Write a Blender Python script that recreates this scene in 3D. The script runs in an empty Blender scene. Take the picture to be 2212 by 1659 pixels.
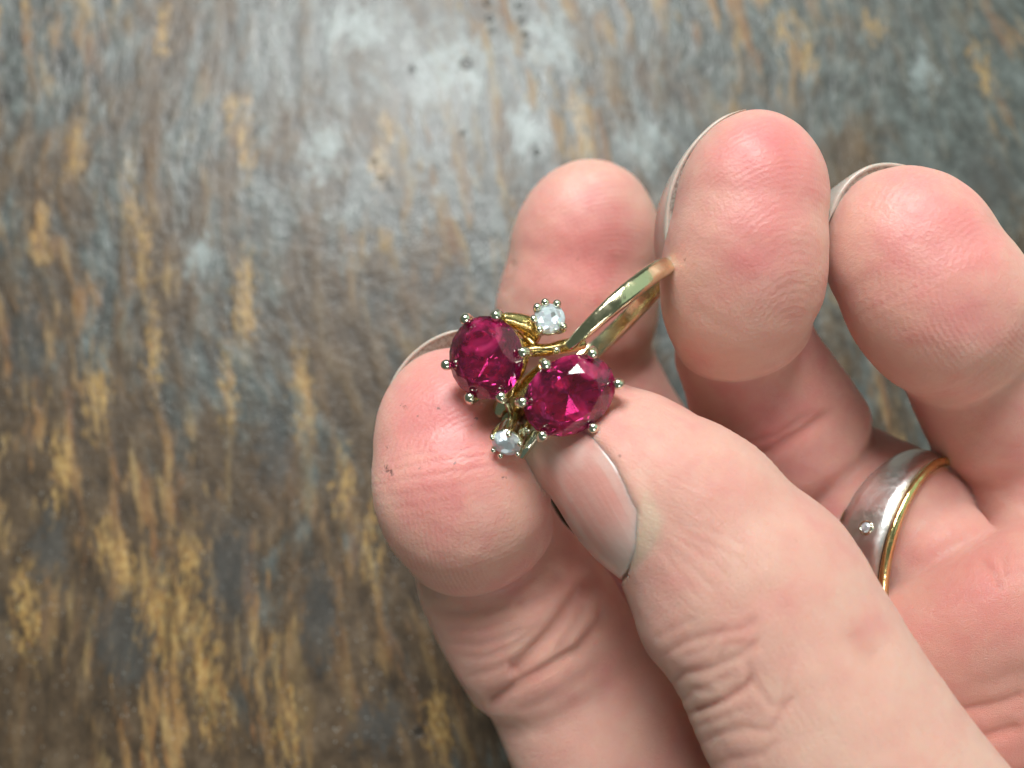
import bpy, bmesh, math, random
import numpy as np
from mathutils import Vector, Matrix

random.seed(4)
rng = np.random.default_rng(7)
sc = bpy.context.scene
C = sc.collection
R = math.radians
MM = 0.001

# ------------------------------------------------------------------ camera, light, exposure
TILT = R(14)
DIST = 122.0                      # mm from the lens to the bench along the view axis
cam = bpy.data.cameras.new('camera')
cam_o = bpy.data.objects.new('camera', cam); C.objects.link(cam_o)
cam_o.location = (0, -DIST * math.sin(TILT) * MM, DIST * math.cos(TILT) * MM)
cam_o.rotation_euler = (TILT, 0, 0)
cam.sensor_width = 36.0
cam.lens = 18.0 / math.tan(R(31.7))
cam.clip_start = 0.002
cam.clip_end = 20
cam.dof.use_dof = True
cam.dof.focus_distance = 0.077
cam.dof.aperture_fstop = 16.0
sc.camera = cam_o
CW = Matrix.Translation(cam_o.location) @ Matrix.Rotation(TILT, 4, 'X')

w = bpy.data.worlds.new('World'); sc.world = w; w.use_nodes = True
bg = w.node_tree.nodes['Background']
bg.inputs['Color'].default_value = (0.78, 0.98, 0.84, 1)
bg.inputs['Strength'].default_value = 0.12

def lamp(name, loc, target, size, size_y, power, col):
    l = bpy.data.lights.new(name, 'AREA'); l.shape = 'RECTANGLE'
    l.size = size; l.size_y = size_y; l.energy = power; l.color = col
    o = bpy.data.objects.new(name, l); C.objects.link(o)
    o.location = loc
    o.rotation_euler = (Vector(target) - Vector(loc)).to_track_quat('-Z', 'Y').to_euler()
    return o
lamp('window_light', (-0.10, 0.60, 0.80), (0, 0, 0.04), 0.50, 0.40, 16.5, (0.98, 1.0, 0.98))
lamp('work_lamp', (0.30, -0.62, 0.62), (0, 0, 0.04), 0.22, 0.16, 2.0, (1.0, 0.98, 0.92))
lamp('green_side_light', (0.72, 0.40, 0.50), (0, 0, 0.04), 1.20, 1.10, 2.2, (0.72, 1.0, 0.78))  # wide greenish light out of view, added for the shank's reflection

sc.view_settings.view_transform = 'Standard'
sc.view_settings.look = 'None'
sc.view_settings.exposure = 0.0
sc.view_settings.gamma = 1.0
sc.render.engine = 'CYCLES'
sc.cycles.use_denoising = True
sc.cycles.max_bounces = 16
sc.cycles.transmission_bounces = 14
sc.cycles.glossy_bounces = 8
sc.cycles.caustics_reflective = True
sc.cycles.caustics_refractive = True
sc.cycles.blur_glossy = 0.3
sc.cycles.sample_clamp_indirect = 6.0

# ------------------------------------------------------------------ small helpers
FD = 1106.0 / math.tan(R(31.7))
def P(x, y, d):
    """picture place (2212 x 1659 grid) at d mm from the lens -> mm, lens frame"""
    return np.array([(x - 1106.0) * d / FD, -(y - 829.5) * d / FD, -d])
def proj(v):
    d = -v[:, 2]
    return v[:, 0] / d * FD + 1106.0, -v[:, 1] / d * FD + 829.5
CWR = np.array(CW.to_3x3()); CWT = np.array(CW.translation)
def to_world(v):
    return (np.asarray(v, float) * MM) @ CWR.T + CWT
def nrm(v):
    v = np.asarray(v, float)
    return v / max(np.linalg.norm(v), 1e-12)

def link(name, me, mat, parent=None):
    o = bpy.data.objects.new(name, me); C.objects.link(o)
    if mat: me.materials.append(mat)
    if parent: o.parent = parent
    return o
def mesh_np(name, v, quads):
    me = bpy.data.meshes.new(name)
    v = np.asarray(v, np.float32); q = np.asarray(quads, np.int32)
    me.vertices.add(len(v)); me.vertices.foreach_set('co', v.ravel())
    k = q.shape[1]
    me.loops.add(q.size); me.loops.foreach_set('vertex_index', q.ravel())
    me.polygons.add(len(q))
    me.polygons.foreach_set('loop_start', np.arange(0, q.size, k, dtype=np.int32))
    me.polygons.foreach_set('loop_total', np.full(len(q), k, np.int32))
    me.update(calc_edges=True)
    return me
def smooth(me, on=True):
    me.polygons.foreach_set('use_smooth', np.full(len(me.polygons), on)); me.update()
def tag(o, label=None, cat=None, kind=None, group=None):
    for k, val in (('label', label), ('category', cat), ('kind', kind), ('group', group)):
        if val: o[k] = val

class MB:
    """collects pieces given in lens-frame mm, links them as one mesh"""
    def __init__(s): s.v = []; s.f = []
    def add(s, v, f):
        n = len(s.v); s.v += [tuple(p) for p in v]; s.f += [tuple(i + n for i in q) for q in f]
    def tube(s, pts, rad, n=10, flat=1.0, up=None):
        pts = [np.asarray(p, float) for p in pts]; m = len(pts)
        rad = [rad] * m if np.isscalar(rad) else list(rad)
        u = None; v = []
        for i in range(m):
            t = nrm(pts[min(i + 1, m - 1)] - pts[max(i - 1, 0)])
            if u is None:
                a = np.array([0, 0, 1.0]) if up is None else np.asarray(up, float)
                if abs(a @ t) > .95: a = np.array([1.0, 0, 0])
                u = nrm(np.cross(a, t))
            else:
                u = nrm(u - t * (u @ t))
            b = np.cross(t, u)
            for k in range(n):
                an = 2 * math.pi * k / n
                v.append(pts[i] + rad[i] * (math.cos(an) * u + flat * math.sin(an) * b))
        f = [(i * n + k, i * n + (k + 1) % n, (i + 1) * n + (k + 1) % n, (i + 1) * n + k) for i in range(m - 1) for k in range(n)]
        v.append(pts[0]); v.append(pts[-1]); c0, c1 = len(v) - 2, len(v) - 1
        f += [(c0, (k + 1) % n, k) for k in range(n)] + [(c1, (m - 1) * n + k, (m - 1) * n + (k + 1) % n) for k in range(n)]
        s.add(v, f)
    def ball(s, c, r, n=14, sq=(1, 1, 1), fr=None):
        c = np.asarray(c, float); v = []; f = []; m = n // 2
        fr = np.eye(3) if fr is None else fr
        for i in range(1, m):
            th = math.pi * i / m
            for k in range(n):
                an = 2 * math.pi * k / n
                q = np.array([math.sin(th) * math.cos(an) * sq[0], math.sin(th) * math.sin(an) * sq[1], math.cos(th) * sq[2]]) * r
                v.append(c + q @ fr)
        top, bot = len(v), len(v) + 1
        v.append(c + np.array([0, 0, sq[2] * r]) @ fr); v.append(c - np.array([0, 0, sq[2] * r]) @ fr)
        for i in range(m - 2):
            for k in range(n):
                a, b = i * n + k, i * n + (k + 1) % n
                f.append((a, a + n, b + n, b))
        for k in range(n):
            f.append((top, k, (k + 1) % n)); f.append((bot, (m - 2) * n + (k + 1) % n, (m - 2) * n + k))
        s.add(v, f)
    def grid(s, pts):
        """pts[i][j] -> quads"""
        m, n = len(pts), len(pts[0]); v = [p for r in pts for p in r]
        s.add(v, [(i * n + j, i * n + j + 1, (i + 1) * n + j + 1, (i + 1) * n + j) for i in range(m - 1) for j in range(n - 1)])
    def build(s, name, mat, parent=None, smooth_=True, fix=True):
        me = bpy.data.meshes.new(name)
        v = to_world(np.array(s.v))
        if parent is not None:
            inv = np.array(parent_world(parent).inverted())
            v = v @ inv[:3, :3].T + inv[:3, 3]
        me.from_pydata([tuple(p) for p in v], [], s.f)
        if fix:
            bm = bmesh.new(); bm.from_mesh(me); bmesh.ops.recalc_face_normals(bm, faces=bm.faces); bm.to_mesh(me); bm.free()
        smooth(me, smooth_)
        return link(name, me, mat, parent)
def parent_world(o):
    m = o.matrix_basis.copy()
    while o.parent:
        o = o.parent; m = o.matrix_basis @ m
    return m
def thing(name, pos_mm, label, cat):
    o = bpy.data.objects.new(name, None); C.objects.link(o)
    o.empty_display_size = .005
    o.location = Vector(to_world(np.array([pos_mm]))[0])
    tag(o, label, cat)
    return o

# ------------------------------------------------------------------ materials
class N:
    def __init__(s, name):
        s.m = bpy.data.materials.new(name); s.m.use_nodes = True
        s.t = s.m.node_tree; s.p = s.t.nodes['Principled BSDF']; s.out = s.t.nodes['Material Output']
    def n(s, typ, **kw):
        nd = s.t.nodes.new(typ)
        for k, val in kw.items():
            if k.startswith('i_'):
                key = k[2:]; key = int(key) if key.isdigit() else key.replace('_', ' ')
                if hasattr(val, 'is_output'): s.t.links.new(val, nd.inputs[key])
                else: nd.inputs[key].default_value = val
            else: setattr(nd, k, val)
        return nd
    def l(s, a, b): s.t.links.new(a, b)
    def set(s, **kw):
        for k, val in kw.items():
            key = k.replace('_', ' ')
            if hasattr(val, 'is_output'): s.l(val, s.p.inputs[key])
            else: s.p.inputs[key].default_value = val
    def math(s, op, a, b=None, c=None, clamp=False):
        nd = s.n('ShaderNodeMath', operation=op, use_clamp=clamp)
        for i, x in enumerate((a, b, c)):
            if x is None: continue
            if hasattr(x, 'is_output'): s.l(x, nd.inputs[i])
            else: nd.inputs[i].default_value = x
        return nd.outputs[0]
    def mix(s, f, a, b, mode='MIX'):
        nd = s.n('ShaderNodeMix', data_type='RGBA', blend_type=mode)
        for i, x in ((0, f), (6, a), (7, b)):
            if hasattr(x, 'is_output'): s.l(x, nd.inputs[i])
            else: nd.inputs[i].default_value = x if i == 0 else (*x, 1)
        return nd.outputs[2]
    def ramp(s, f, stops):
        nd = s.n('ShaderNodeValToRGB'); s.l(f, nd.inputs[0]); e = nd.color_ramp.elements
        while len(e) < len(stops): e.new(.5)
        for el, (p_, c_) in zip(e, stops):
            el.position = p_; el.color = (*c_, 1) if len(c_) == 3 else c_
        return nd.outputs[0]
    def step(s, f, lo, hi, a=0.0, b=1.0):
        nd = s.n('ShaderNodeMapRange', interpolation_type='SMOOTHSTEP'); s.l(f, nd.inputs[0])
        nd.inputs[1].default_value = lo; nd.inputs[2].default_value = hi; nd.inputs[3].default_value = a; nd.inputs[4].default_value = b
        return nd.outputs[0]
    def noise(s, vec, scale, detail=3, rough=.55, dist=0.0):
        nd = s.n('ShaderNodeTexNoise'); s.l(vec, nd.inputs['Vector'])
        nd.inputs['Scale'].default_value = scale; nd.inputs['Detail'].default_value = detail
        nd.inputs['Roughness'].default_value = rough; nd.inputs['Distortion'].default_value = dist
        return nd.outputs[0]
    def mapped(s, vec, scale, loc=(0, 0, 0), rot=(0, 0, 0)):
        nd = s.n('ShaderNodeMapping'); s.l(vec, nd.inputs[0])
        nd.inputs['Scale'].default_value = scale; nd.inputs['Location'].default_value = loc; nd.inputs['Rotation'].default_value = rot
        return nd.outputs[0]
    def bump(s, h, dist, strength=1.0, normal=None):
        nd = s.n('ShaderNodeBump'); s.l(h, nd.inputs['Height'])
        nd.inputs['Distance'].default_value = dist; nd.inputs['Strength'].default_value = strength
        if normal: s.l(normal, nd.inputs['Normal'])
        return nd.outputs[0]

def bench_at(x, y):
    """mm on the bench top seen at a picture place"""
    d = to_world(np.array([P(x, y, 100.0)]))[0]; o = np.array(cam_o.location); r = d - o
    return (o - r * o[2] / r[2])[:2] * 1000
# picture place, half width and half length in mm, lean in degrees
RUST = [(255, 1200, 2.2, 7, -35), (345, 1330, 3.2, 9, -18), (440, 1440, 2.4, 11, -14), (410, 1240, 2.0, 9, -6), (530, 300, 1.6, 9, -8), (500, 240, 1.4, 5, -15),
        (825, 330, 2.0, 8, 3), (285, 420, 1.2, 8, -10), (310, 560, 1.3, 8, -8), (530, 640, 2.0, 10, -4), (490, 840, 1.7, 8, -10), (655, 850, 1.8, 9, -8), (1250, 260, 1.8, 7, -4),
        (160, 330, 1.5, 5, -12), (90, 500, 1.6, 6, -8), (350, 60, 1.2, 6, -6), (1690, 60, 1.8, 4, 20), (1890, 60, 2.2, 3, -60), (2120, 150, 1.6, 6, -8), (1740, 120, 1.6, 4, -20), (800, 1180, 1.6, 7, -6), (740, 1040, 1.5, 7, -6),
        (130, 1010, 1.6, 7, -8), (60, 1330, 1.8, 8, -14), (950, 1580, 1.8, 6, -10), (210, 860, 2.0, 7, -5), (620, 1560, 1.8, 6, -10), (330, 760, 1.4, 8, -8)]
DARK = [(500, 1230, 4.5, 9, -8), (270, 1390, 5, 8, -25), (110, 1180, 3, 7, -10), (130, 130, 5, 5, 0), (690, 1330, 3.2, 9, -8), (820, 1560, 5, 4, 0), (2140, 380, 6, 7, 0), (590, 960, 3, 7, -6), (60, 740, 3, 9, -8), (980, 620, 2.5, 7, -4)]  # also holds the little finger's shadow, painted in at upper right
PALE = [(980, 150, 8, 7, 0), (1180, 90, 7, 6, 0), (760, 60, 6, 5, 0), (700, 330, 4, 6, 0), (1390, 300, 5, 6, 0), (430, 560, 3, 5, 0), (1130, 280, 4, 5, 0), (2000, 160, 3, 4, 0)]
def mat_bench():
    k = N('worn_bench_top')
    obj = k.n('ShaderNodeTexCoord').outputs['Object']
    mm = k.mapped(obj, (1000, 1000, 1000))
    # the grain wanders a little and leans to the right towards the left side
    warp = k.n('ShaderNodeTexNoise'); k.l(mm, warp.inputs['Vector']); warp.inputs['Scale'].default_value = .022; warp.inputs['Detail'].default_value = 1.5
    off = k.n('ShaderNodeVectorMath', operation='SUBTRACT'); k.l(warp.outputs['Color'], off.inputs[0]); off.inputs[1].default_value = (.5, .5, .5)
    off2 = k.n('ShaderNodeVectorMath', operation='MULTIPLY'); k.l(off.outputs[0], off2.inputs[0]); off2.inputs[1].default_value = (16, 10, 0)
    pv = k.n('ShaderNodeVectorMath', operation='ADD'); k.l(mm, pv.inputs[0]); k.l(off2.outputs[0], pv.inputs[1])
    v = k.mapped(pv.outputs[0], (1, 1, 1), rot=(0, 0, R(-9)))
    st = k.noise(k.mapped(v, (.34, .070, 1)), 1.0, 4, .62)
    stb = k.noise(k.mapped(v, (.70, .16, 1), loc=(5, 17, 0)), 1.0, 4, .62)
    st2 = k.noise(k.mapped(v, (.45, .07, 1), loc=(31, 7, 0)), 1.0, 3, .6)
    zone = k.noise(k.mapped(v, (.030, .020, 1), loc=(2.3, 6.1, 0)), 1.0, 2, .5)
    blot = k.noise(k.mapped(v, (.10, .035, 1), loc=(4.3, 9.1, 0)), 1.0, 5, .68)
    blot2 = k.noise(k.mapped(v, (.34, .22, 1), loc=(14.3, 3.1, 0)), 1.0, 5, .70)
    fine = k.noise(k.mapped(v, (1.5, .8, 1)), 1.0, 3, .7)
    cold = k.ramp(blot2, [(.28, (.028, .029, .028)), (.45, (.060, .065, .062)), (.58, (.092, .103, .099)), (.75, (.16, .18, .175))])
    brown = k.ramp(blot2, [(.28, (.027, .020, .015)), (.5, (.070, .048, .031)), (.72, (.125, .090, .060))])
    sx = k.n('ShaderNodeSeparateXYZ'); k.l(mm, sx.inputs[0])
    wear = k.math('ADD', blot, k.math('ADD', k.math('MULTIPLY', sx.outputs[1], .0016), k.math('MULTIPLY', sx.outputs[0], .0006)))
    base = k.mix(k.step(wear, .45, .60), brown, cold)
    tan = k.ramp(st2, [(.36, (.22, .092, .032)), (.5, (.31, .17, .060)), (.64, (.42, .285, .12))])
    m1 = k.math('MAXIMUM', k.step(st, .49, .62), k.math('MULTIPLY', k.step(stb, .56, .70), .8))
    m1 = k.math('MULTIPLY', m1, k.step(zone, .42, .62, .14, 1.0))
    m2 = k.math('MULTIPLY', m1, k.step(fine, .25, .60, .45, 1.0))
    col = k.mix(k.math('MULTIPLY', m2, .72), base, tan)
    col = k.mix(k.step(fine, .58, .78, 0, .45), col, (.045, .038, .033))
    # broad stains, rust runs, pale patches and a painted finger shadow
    wob = k.n('ShaderNodeTexNoise'); k.l(k.mapped(v, (.22, .10, 1)), wob.inputs['Vector']); wob.inputs['Detail'].default_value = 5; wob.inputs['Roughness'].default_value = .65
    wv = k.n('ShaderNodeVectorMath', operation='MULTIPLY_ADD'); k.l(wob.outputs['Color'], wv.inputs[0]); wv.inputs[1].default_value = (9, 16, 0); k.l(mm, wv.inputs[2])
    def patch(x, y, rx, ry, lean):
        b = bench_at(x, y); q = k.n('ShaderNodeVectorMath', operation='SUBTRACT'); k.l(wv.outputs[0], q.inputs[0]); q.inputs[1].default_value = (b[0] + 4.5, b[1] + 8, 0)
        m_ = k.mapped(q.outputs[0], (1 / rx, 1 / ry, 0), rot=(0, 0, 0)) if not lean else k.mapped(k.mapped(q.outputs[0], (1, 1, 0), rot=(0, 0, R(lean))), (1 / rx, 1 / ry, 0))
        ln = k.n('ShaderNodeVectorMath', operation='LENGTH'); k.l(m_, ln.inputs[0])
        return k.step(ln.outputs['Value'], .35, 1.15, 1, 0)
    rust = None
    for a_ in RUST:
        q_ = patch(*a_); rust = q_ if rust is None else k.math('MAXIMUM', rust, q_)
    rust = k.math('MULTIPLY', rust, k.step(stb, .36, .62, .25, 1.0))
    col = k.mix(k.math('MULTIPLY', rust, .72), col, k.ramp(fine, [(.3, (.22, .10, .035)), (.5, (.36, .22, .075)), (.7, (.48, .34, .14))]))
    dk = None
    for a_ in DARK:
        q_ = patch(*a_); dk = q_ if dk is None else k.math('MAXIMUM', dk, q_)
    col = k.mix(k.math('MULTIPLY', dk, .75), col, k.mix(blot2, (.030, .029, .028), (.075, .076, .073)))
    pl = None
    for a_ in PALE:
        q_ = patch(*a_); pl = q_ if pl is None else k.math('MAXIMUM', pl, q_)
    col = k.mix(k.math('MULTIPLY', pl, k.step(blot2, .35, .6, .25, .8)), col, (.24, .275, .275))
    # little dark worm holes and bright glints painted as flecks
    vo = k.n('ShaderNodeTexVoronoi'); k.l(k.mapped(v, (.075, .075, 1), loc=(.3, .2, 0)), vo.inputs['Vector']); vo.inputs['Scale'].default_value = 1.0
    hole = k.math('MULTIPLY', k.step(vo.outputs['Distance'], .03, .085, 1, 0), k.step(zone, .45, .6))
    col = k.mix(k.math('MULTIPLY', hole, .75), col, (.018, .015, .012))
    vs = k.n('ShaderNodeTexVoronoi'); k.l(k.mapped(v, (.24, .20, 1), loc=(7, 2, 0)), vs.inputs['Vector'])
    glint_fleck = k.step(vs.outputs['Distance'], .05, .13, 1, 0)
    col = k.mix(k.math('MULTIPLY', glint_fleck, .6), col, (.55, .56, .53))
    for (hx, hy, hr) in ((1053, 8, .75), (1058, 42, .75), (1062, 68, .6), (1122, 15, .7), (1131, 46, .8), (1135, 76, .65), (1138, 100, .55), (1008, 138, 1.1), (905, 1580, .8), (890, 150, .6), (1000, 290, .5), (810, 350, .5), (822, 385, .5), (1160, 330, .6)):
        b_ = bench_at(hx, hy); q_ = k.n('ShaderNodeVectorMath', operation='DISTANCE'); k.l(mm, q_.inputs[0]); q_.inputs[1].default_value = (b_[0], b_[1], 0)
        hole = k.math('MAXIMUM', hole, k.step(q_.outputs['Value'], hr * .5, hr * 1.15, 1, 0))
    col = k.mix(k.math('MULTIPLY', hole, .85), col, (.020, .016, .013))
    h = k.math('ADD', k.math('MULTIPLY', st, .7), k.math('MULTIPLY', blot2, .8))
    h = k.math('ADD', h, k.math('MULTIPLY', fine, .16))
    h = k.math('SUBTRACT', h, k.math('MULTIPLY', hole, .5))
    rough = k.math('ADD', k.step(blot, .35, .65, .38, .26), k.math('MULTIPLY', m2, .18))
    k.set(Base_Color=col, Roughness=rough, Specular_IOR_Level=.32, Normal=k.bump(h, .0011, .30))
    return k.m

def mat_skin():
    k = N('skin')
    at = lambda nm: k.n('ShaderNodeAttribute', attribute_name=nm).outputs['Fac']
    obj = k.n('ShaderNodeTexCoord').outputs['Object']
    mm = k.mapped(obj, (1000, 1000, 1000))
    pink, ridge, pad, line = at('pink'), at('ridge'), at('pad'), at('line')
    b1 = k.noise(mm, .16, 3, .55); b2 = k.noise(mm, .45, 3, .6); b3 = k.noise(mm, 2.2, 3, .6)
    f = k.math('ADD', k.math('MULTIPLY', pink, .68), k.math('MULTIPLY', k.step(b1, .32, .70), .20))
    f = k.math('ADD', f, k.math('MULTIPLY', k.step(b2, .35, .70), .10), clamp=True)
    col = k.ramp(f, [(0, (.700, .465, .375)), (.35, (.670, .360, .300)), (.65, (.640, .260, .240)), (1, (.590, .170, .172))])
    col = k.mix(k.step(b3, .55, .75, 0, .22), col, (.62, .33, .26))
    col = k.mix(k.math('MULTIPLY', line, .75), col, (.50, .16, .12))
    col = k.mix(k.math('MULTIPLY', at('cut'), .7), col, (.64, .50, .38))
    gm = k.math('MULTIPLY', k.step(at('dirt'), .15, .6), k.step(k.noise(mm, 2.6, 4, .75), .46, .58))
    col = k.mix(k.math('MULTIPLY', gm, .8), col, (.13, .075, .06))
    # specks of workshop dirt and flaky pale skin
    vd = k.n('ShaderNodeTexVoronoi'); k.l(k.mapped(mm, (.33, .33, .33)), vd.inputs['Vector'])
    rnd = k.n('ShaderNodeSeparateColor'); k.l(vd.outputs['Color'], rnd.inputs[0])
    dirt = k.math('MULTIPLY', k.step(vd.outputs['Distance'], .02, .05, 1, 0), k.step(rnd.outputs[0], .80, .83))
    col = k.mix(k.math('MULTIPLY', dirt, .8), col, (.10, .06, .05))
    vf = k.n('ShaderNodeTexVoronoi'); k.l(k.mapped(mm, (.8, .45, .6), rot=(.2, .1, .5)), vf.inputs['Vector'])
    rf = k.n('ShaderNodeSeparateColor'); k.l(vf.outputs['Color'], rf.inputs[0])
    flake = k.math('MULTIPLY', k.step(vf.outputs['Distance'], .05, .12, 1, 0), k.step(rf.outputs[1], .72, .75))
    col = k.mix(k.math('MULTIPLY', flake, .35), col, (.86, .74, .66))
    # fingerprint ridges + pores
    wob = k.math('MULTIPLY', k.noise(mm, .5, 2), 1.5)
    ph = k.math('ADD', k.math('MULTIPLY', ridge, 2 * math.pi / .48), wob)
    rid = k.math('MULTIPLY', k.math('SINE', ph), pad)
    cell = k.n('ShaderNodeTexVoronoi', feature='DISTANCE_TO_EDGE'); k.l(k.mapped(mm, (1.5, 1.1, 1.3)), cell.inputs['Vector'])
    net = k.math('MULTIPLY', k.step(cell.outputs['Distance'], 0, .16), k.math('SUBTRACT', 1.0, pad))
    h = k.math('ADD', k.math('MULTIPLY', k.math('MULTIPLY', rid, k.step(b1, .35, .65, .3, 1.0)), .008), k.math('MULTIPLY', net, .045))
    h = k.math('ADD', h, k.math('MULTIPLY', k.noise(mm, 3.5, 3), .06))
    h = k.math('ADD', h, k.math('MULTIPLY', k.noise(mm, .8, 2), .05))
    cl = k.n('ShaderNodeCombineXYZ'); k.l(k.math('MULTIPLY', at('side'), 2.6), cl.inputs[0]); k.l(k.math('MULTIPLY', at('axis'), .28), cl.inputs[1])
    h = k.math('ADD', h, k.math('MULTIPLY', k.noise(cl.outputs[0], 1.0, 3, .6), k.math('MULTIPLY', at('long'), .11)))
    cx = k.n('ShaderNodeCombineXYZ'); k.l(k.math('MULTIPLY', at('side'), .35), cx.inputs[0]); k.l(k.math('MULTIPLY', at('axis'), 2.2), cx.inputs[1])
    h = k.math('ADD', h, k.math('MULTIPLY', k.noise(cx.outputs[0], 1.0, 3, .6), k.math('MULTIPLY', at('cross'), .10)))
    k.set(Base_Color=col, Roughness=k.step(b2, .35, .7, .43, .55), Specular_IOR_Level=.5, Normal=k.bump(h, .001, 1.0),
          Subsurface_Weight=1.0, Subsurface_Radius=(1.0, .36, .22), Subsurface_Scale=.0015)
    return k.m

def mat_nail(name, tint, tip, grime, sss=.0016):
    k = N(name)
    obj = k.n('ShaderNodeTexCoord').outputs['Object']; mm = k.mapped(obj, (1000, 1000, 1000))
    lu = k.n('ShaderNodeAttribute', attribute_name='across').outputs['Fac']; lv = k.n('ShaderNodeAttribute', attribute_name='along').outputs['Fac']
    cv = k.n('ShaderNodeCombineXYZ'); k.l(lu, cv.inputs[0]); k.l(lv, cv.inputs[1])
    stre = k.noise(k.mapped(cv.outputs[0], (1.1, .07, 1)), 1.0, 3, .55)
    soft_ = k.noise(k.mapped(cv.outputs[0], (.28, .16, 1)), 1.0, 2, .5)
    col = k.mix(k.step(stre, .40, .75, 0, .18), tint, (.78, .68, .62))
    col = k.mix(k.step(soft_, .42, .64, 0, .5), col, (.75, .50, .455))  # whitish sheen of the nail, painted in as soft pale areas
    col = k.mix(k.step(lv, .5, 5.5, .75, 0), col, tip)
    col = k.mix(k.step(lv, 11.0, 14.0, 0, .4), col, (.78, .62, .58))
    ed = k.n('ShaderNodeAttribute', attribute_name='grime').outputs['Fac']
    col = k.mix(k.math('MULTIPLY', ed, k.step(k.noise(mm, 2.6, 4, .7), .42, .60, .05, grime)), col, (.20, .15, .12))
    k.set(Base_Color=col, Roughness=.32, Specular_IOR_Level=.5, Coat_Weight=.12, Coat_Roughness=.16, Subsurface_Weight=1.0, Subsurface_Radius=(1, .42, .32), Subsurface_Scale=sss,
          Normal=k.bump(k.math('ADD', k.math('MULTIPLY', stre, .6), k.math('MULTIPLY', k.noise(mm, 2.0, 2), .3)), .00012, .7))
    return k.m

def mat_metal(name, col, rough=.14, scratch=.5, tarnish=None):
    k = N(name)
    obj = k.n('ShaderNodeTexCoord').outputs['Object']; mm = k.mapped(obj, (1000, 1000, 1000))
    n1 = k.noise(mm, 1.1, 4, .65)
    c = k.mix(k.step(n1, .55, .72, 0, .55), col, tarnish or tuple(x * .55 for x in col))
    sc_ = k.noise(k.mapped(mm, (6, .7, 4), rot=(.4, .2, .6)), 1.0, 3, .6)
    k.set(Base_Color=c, Metallic=1.0, Roughness=k.step(n1, .4, .75, rough, rough + .16),
          Normal=k.bump(k.math('ADD', k.math('MULTIPLY', sc_, .3), k.noise(mm, .9, 2)), .00012 * scratch, 1.0))
    return k.m

def mat_ruby():
    k = N('ruby')
    obj = k.n('ShaderNodeTexCoord').outputs['Object']; mm = k.mapped(obj, (1000, 1000, 1000))
    inc = k.noise(mm, .42, 3, .6, .5)
    k.set(Base_Color=(.84, .045, .28, 1), Roughness=.02, IOR=1.77, Transmission_Weight=1.0)
    s2 = k.n('ShaderNodeBsdfPrincipled')
    cc = k.ramp(inc, [(.34, (.05, .001, .014)), (.5, (.20, .004, .055)), (.62, (.52, .018, .14)), (.74, (.82, .07, .27))])
    k.l(cc, s2.inputs['Base Color']); s2.inputs['Roughness'].default_value = .05
    s2.inputs['Subsurface Weight'].default_value = 1.0; s2.inputs['Subsurface Radius'].default_value = (1, .15, .35); s2.inputs['Subsurface Scale'].default_value = .0012
    s2.inputs['IOR'].default_value = 1.77
    mx = k.n('ShaderNodeMixShader'); k.l(k.step(inc, .35, .7, .18, .46), mx.inputs[0]); k.l(k.p.outputs[0], mx.inputs[1]); k.l(s2.outputs[0], mx.inputs[2])
    k.l(mx.outputs[0], k.out.inputs['Surface'])
    return k.m
def mat_diamond():
    k = N('diamond'); prev = None
    for c_, ior in (((.98, 0, 0, 1), 2.36), ((0, .98, 0, 1), 2.42), ((0, 0, 1, 1), 2.49)):
        g = k.n('ShaderNodeBsdfGlass'); g.inputs['Color'].default_value = c_; g.inputs['IOR'].default_value = ior; g.inputs['Roughness'].default_value = 0
        if prev is None: prev = g.outputs[0]
        else:
            a = k.n('ShaderNodeAddShader'); k.l(prev, a.inputs[0]); k.l(g.outputs[0], a.inputs[1]); prev = a.outputs[0]
    # the many inner facets: small planes at their own tilt, each mirroring another part of the room
    obj = k.n('ShaderNodeTexCoord').outputs['Object']; mm = k.mapped(obj, (1000, 1000, 1000))
    vo = k.n('ShaderNodeTexVoronoi'); k.l(mm, vo.inputs['Vector']); vo.inputs['Scale'].default_value = 1.9
    a = k.n('ShaderNodeVectorMath', operation='SUBTRACT'); k.l(vo.outputs['Color'], a.inputs[0]); a.inputs[1].default_value = (.5, .5, .5)
    b = k.n('ShaderNodeVectorMath', operation='MULTIPLY'); k.l(a.outputs[0], b.inputs[0]); b.inputs[1].default_value = (1.1, 1.1, 1.1)
    ge = k.n('ShaderNodeNewGeometry'); c = k.n('ShaderNodeVectorMath', operation='ADD'); k.l(ge.outputs['Normal'], c.inputs[0]); k.l(b.outputs[0], c.inputs[1])
    d = k.n('ShaderNodeVectorMath', operation='NORMALIZE'); k.l(c.outputs[0], d.inputs[0])
    gl = k.n('ShaderNodeBsdfGlossy'); gl.inputs['Color'].default_value = (.86, .93, 1, 1); gl.inputs['Roughness'].default_value = .33; k.l(d.outputs[0], gl.inputs['Normal'])
    mx = k.n('ShaderNodeMixShader'); mx.inputs[0].default_value = .80; k.l(prev, mx.inputs[1])
    df = k.n('ShaderNodeBsdfDiffuse'); df.inputs['Color'].default_value = (.82, .91, 1, 1); k.l(d.outputs[0], df.inputs['Normal'])
    m0 = k.n('ShaderNodeMixShader'); m0.inputs[0].default_value = .42; k.l(gl.outputs[0], m0.inputs[1]); k.l(df.outputs[0], m0.inputs[2]); k.l(m0.outputs[0], mx.inputs[2])
    k.l(mx.outputs[0], k.out.inputs['Surface'])
    return k.m

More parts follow.
